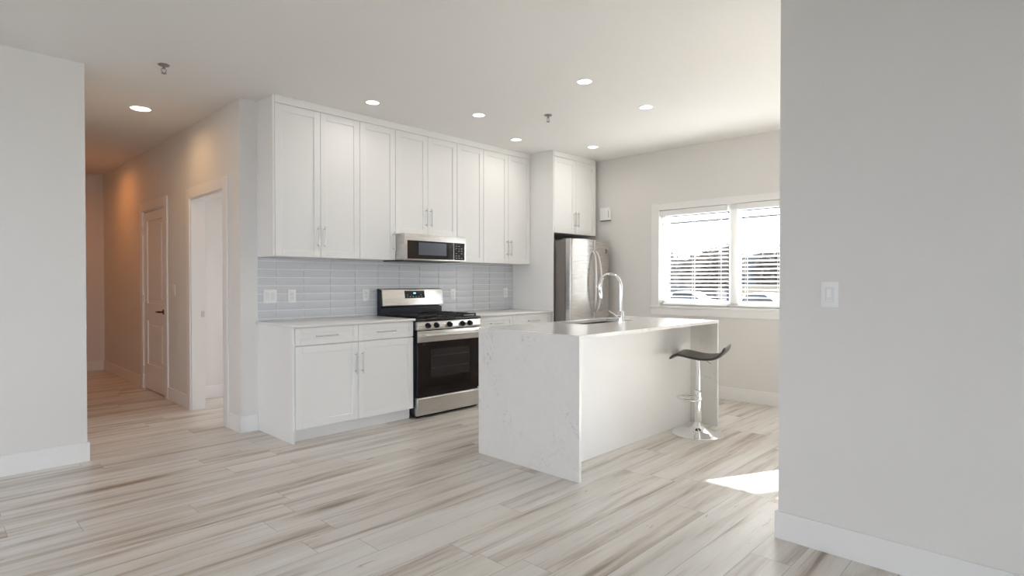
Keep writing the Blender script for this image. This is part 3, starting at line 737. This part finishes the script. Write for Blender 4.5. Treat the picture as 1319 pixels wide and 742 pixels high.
se = obj('seat', bm, M_leather, stl); md = se.modifiers.new('round', 'SUBSURF'); md.levels = 2; md.render_levels = 2
stl.location = (sx, sy, 0); stl.rotation_euler = (0, 0, ang)

# ------------------------------------------------------------------ ceiling fittings
def downlight(x, y, r_, watts, label, blend=.6, color=(1, .86, .68), spot=2.0):
    o = thing('recessed_light', label, 'light', (x, y, H), 'recessed ceiling lights')
    bm = new(); lathe(bm, [(r_*.84, 0), (r_*.86, -.006), (r_, -.004), (r_, 0)], (x, y, H)); obj('trim_ring', bm, M_lamp_ring, o)
    bm = new(); lathe(bm, [(0, -.004), (r_*.85, -.004), (r_*.85, -.001), (0, -.001)], (x, y, H)); obj('diffuser', bm, M_lamp, o)
    return o
def lamplight(o, x, y, r_, watts, color):
    l = bpy.data.lights.new('downlight_glow', 'AREA'); l.shape = 'DISK'; l.size = r_*1.6; l.energy = watts; l.color = color; l.spread = math.radians(165)
    b = bpy.data.objects.new('downlight_glow', l); b.location = (x, y, H-.012); COL.objects.link(b)
KW = 0.58
kitchen = [(2.667, 4.200, 'recessed ceiling light nearest the hallway end of the upper cabinets'),
    (3.533, 3.830, 'recessed ceiling light in front of the microwave, second from the hallway end'),
    (4.419, 4.205, 'recessed ceiling light close to the upper cabinets left of the refrigerator panel'),
    (5.256, 3.818, 'recessed ceiling light in front of the cabinet above the refrigerator'),
    (3.496, 2.619, 'recessed ceiling light over the near half of the island'),
    (4.373, 2.621, 'recessed ceiling light over the far half of the island, towards the window')]
d0 = None
for x, y, lb in kitchen:
    if d0 is None: d0 = downlight(x, y, .060, 0, lb)
    else: copy_tree(d0, (x, y, H), lb)
    lamplight(None, x, y, .060, KW, (1, .92, .84))
o = downlight(1.363, 5.800, .088, 0, 'larger recessed ceiling light at the mouth of the hallway'); lamplight(o, 1.363, 5.800, .088, HALL_W, (1, .58, .22))
lamplight(None, 1.31, 8.52, .088, FAR_W, (1, .30, .012))
copy_tree(o, (1.31, 8.52, H), 'recessed ceiling light deep in the hallway, out of sight behind the left wall')

def sprinkler(x, y, label):
    o = thing('fire_sprinkler', label, 'sprinkler', (x, y, H-.06), 'fire sprinklers')
    bm = new(); lathe(bm, [(.0, 0), (.034, 0), (.037, -.004), (.032, -.009), (.016, -.012), (0, -.012)], (x, y, H), 24); obj('ceiling_plate', bm, M_sprk, o)
    bm = new(); cyl(bm, (x, y, H-.008), (x, y, H-.03), .009, n=12)
    for s_ in (-1, 1): tube(bm, [(x+s_*.006, y, H-.026), (x+s_*.016, y, H-.038), (x+s_*.012, y, H-.052), (x, y, H-.060)], .0025, 8)
    obj('frame', bm, M_sprk, o)
    bm = new(); lathe(bm, [(0, -.064), (.016, -.064), (.017, -.0615), (0, -.0605)], (x, y, H), 20); obj('deflector', bm, M_sprk, o)
sprinkler(1.203, 4.517, 'small grey ceiling fire sprinkler near the left wall and the hallway')
sprinkler(3.973, 3.384, 'small grey ceiling fire sprinkler among the kitchen lights')

# ------------------------------------------------------------------ outside the kitchen window
GZ = -.85
struct('ground', box(new(), -60, 140, -60, 120, GZ-.1, GZ), M_asphalt)
def car(x, y, rz, paint_, label):
    """length along local x"""
    r = thing('car', label, 'car', (0, 0, 0), 'cars parked outside')
    body = [(-2.2, .28), (-2.25, .62), (-2.15, .86), (-1.5, .93), (1.0, .93), (2.05, .78), (2.22, .60), (2.22, .30), (1.75, .22), (-1.75, .22)]
    bm = new(); prism(bm, body, 'y', -.88, .88, .06, 2); obj('body', bm, paint_, r)
    bm = new(); prism(bm, [(-1.75, .90), (-1.25, 1.40), (-.6, 1.47), (.15, 1.44), (.95, .92)], 'y', -.72, .72, .07, 2); obj('cabin', bm, paint_, r)
    bm = new()
    for s_ in (-1, 1): prism(bm, [(-1.45, .97), (-1.12, 1.34), (-.58, 1.39), (.10, 1.36), (.72, .97)], 'y', s_*.722, s_*.728)
    prism(bm, [(.90, .97), (.28, 1.37), (.30, 1.38), (.93, .98)], 'y', -.6, .6); prism(bm, [(-1.68, .99), (-1.30, 1.36), (-1.32, 1.37), (-1.71, 1.0)], 'y', -.6, .6)
    obj('windows', bm, M_car_glass, r, smooth=False)
    for a_ in (-1.35, 1.35):
        for b_ in (-.80, .80):
            bm = new(); cyl(bm, (a_, b_-.1, .32), (a_, b_+.1, .32), .32, n=24); wh = obj('wheel', bm, M_tyre, r)
            bm = new(); cyl(bm, (a_, b_-.105, .32), (a_, b_+.105, .32), .2, n=16); obj('hub', bm, M_nickel, wh)
    r.location = (x, y, GZ); r.rotation_euler = (0, 0, rz); return r
car(34, 12.2, math.radians(-104), M_car, 'white car outside, in the right half of the kitchen window')
car(36, 17.9, math.radians(-88), M_car, 'white car outside, just left of the window mullion')
car(30, 19.8, math.radians(-92), M_car_dark, 'dark car outside, at the left end of the kitchen window')
def building(x0_, x1_, y0_, y1_, h, m, label, nwin=6):
    r = thing('building', label, 'building', ((x0_+x1_)/2, (y0_+y1_)/2, GZ))
    bm = new(); box(bm, x0_, x1_, y0_, y1_, GZ, h); obj('wall', bm, m, r, smooth=False)
    bm = new(); prism(bm, [(y0_-.5, h), (y1_+.5, h), ((y0_+y1_)/2, h+1.0)], 'x', x0_-.4, x1_+.4); obj('roof', bm, M_roof, r, smooth=False)
    for k in range(nwin):
        y = y0_+(k+.5)*(y1_-y0_)/nwin
        bm = new(); box(bm, x0_-.04, x0_+.02, y-.5, y+.5, h-2.0, h-.7); obj('window', bm, M_bld_win, r, smooth=False)
    return r
building(62, 72, 17, 27, 3.5, M_blueg, 'low blue-grey building outside, right half of the kitchen window', 5)
building(66, 76, 30, 40, 3.1, M_roof, 'low dark building outside, left half of the kitchen window', 4)
bm = new(); box(bm, 46, 46.3, 12, 19.2, GZ, .95)
tag(obj('fence', bm, M_tan, smooth=False), 'tan wall outside behind the parked cars, right half of the window', 'wall')
def conifer(x, y, h, r_, label):
    t_ = thing('conifer_tree', label, 'tree', (x, y, GZ), 'trees on the skyline outside')
    bm = new(); cyl(bm, (x, y, GZ), (x, y, GZ+h*.9), .18, .04, n=8); obj('trunk', bm, M_bark, t_)
    bm = new(); lv = 9
    for k in range(lv):
        z = GZ+h*(.12+.88*k/lv); rr = r_*(1-k/lv)+.15; n = 14; c = bm.verts.new((x, y, z+h*.16))
        ring = [bm.verts.new((x+rr*(1 if q_ % 2 else .62)*random.uniform(.85, 1.15)*math.cos(2*PI*q_/n), y+rr*(1 if q_ % 2 else .62)*random.uniform(.85, 1.15)*math.sin(2*PI*q_/n), z-random.uniform(0, .2))) for q_ in range(n)]
        for q_ in range(n): bm.faces.new((ring[q_], ring[(q_+1)%n], c))
        bm.faces.new(ring[::-1])
    obj('foliage', bm, M_leaf, t_, smooth=False)
for k, (x, y, h) in enumerate(((84, 27.5, 6.9), (88, 32, 6.2), (84, 36.5, 6.4), (89, 41, 6.0), (84, 45.5, 6.8), (90, 50, 6.0), (88, 22.5, 7.4), (84, 18, 6.8))):
    conifer(x, y, h, 1.9, 'dark evergreen tree on the skyline seen through the blind')
def bare_tree(x, y, h, lean, label):
    t_ = thing('bare_tree', label, 'tree', (x, y, GZ))
    bm = new()
    def br(p, d, L, r_, dep):
        pts = [p]; q = Vector(p); dd = Vector(d).normalized()
        for k in range(4):
            dd = (dd+Vector((random.uniform(-.12, .12), random.uniform(-.12, .12), .05))).normalized(); q = q+dd*L/4; pts.append(tuple(q))
        tube(bm, pts, [r_*(1-.16*k) for k in range(5)], 6)
        if dep > 0:
            for k in range(4):
                pp = Vector(pts[1+k]); a_ = random.uniform(0, 2*PI)
                nd = (dd+Vector((math.cos(a_), math.sin(a_), .15))*.75).normalized()
                br(tuple(pp), nd, L*.6, r_*.5, dep-1)
    br((x, y, GZ), (0, lean, 1), h*.5, .14, 3)
    obj('branches', bm, M_bark, t_)
bare_tree(38, 19.7, 6.2, .15, 'bare leafless tree outside, upper left of the kitchen window')
bare_tree(42, 21.0, 4.6, -.1, 'smaller bare leafless tree outside, left part of the kitchen window')
bare_tree(44, 14.2, 5.6, .1, 'bare leafless tree outside, right edge of the kitchen window')
uc = thing('utility_cable', 'dark overhead utility cables crossing the sky outside the window', 'cable', (25, 10, 3.9))
for dz, r_ in ((0, .10), (-.26, .06), (.62, .06)):
    bm = new(); tube(bm, [(24, -30+k*4.0, 4.32+dz+.0006*(k*4-40)**2-.012*k) for k in range(22)], r_, 8); obj('cable', bm, M_cable, uc)

def round_tree(x, y, h, r_, label):
    t_ = thing('leafless_tree', label, 'tree', (x, y, GZ), 'leafless trees along the horizon outside')
    bm = new(); cyl(bm, (x, y, GZ), (x, y, GZ+h*.6), .16, .08, n=8); obj('trunk', bm, M_bark, t_)
    bm = new()
    for k in range(420):
        a_, b_, c_ = random.uniform(0, 2*PI), math.acos(random.uniform(-1, 1)), random.random()**.4
        c = Vector((x+r_*c_*math.sin(b_)*math.cos(a_), y+r_*c_*math.sin(b_)*math.sin(a_), GZ+h*.62+h*.38*c_*math.cos(b_)))
        d = Vector((random.uniform(-1, 1), random.uniform(-1, 1), random.uniform(.2, 1.4))).normalized()*.6; e = d.cross(Vector((random.random(), random.random(), 0.1))).normalized()*.18
        bm.faces.new([bm.verts.new(c-d), bm.verts.new(c+e), bm.verts.new(c+d), bm.verts.new(c-e)])
    obj('twigs', bm, M_bark, t_, smooth=False)
for k in range(9): round_tree(54+(k % 3)*1.5, 15.5+k*2.55, 5.3+.5*math.sin(k*2.3), 1.25, 'bushy leafless tree on the horizon, seen through the blinds')
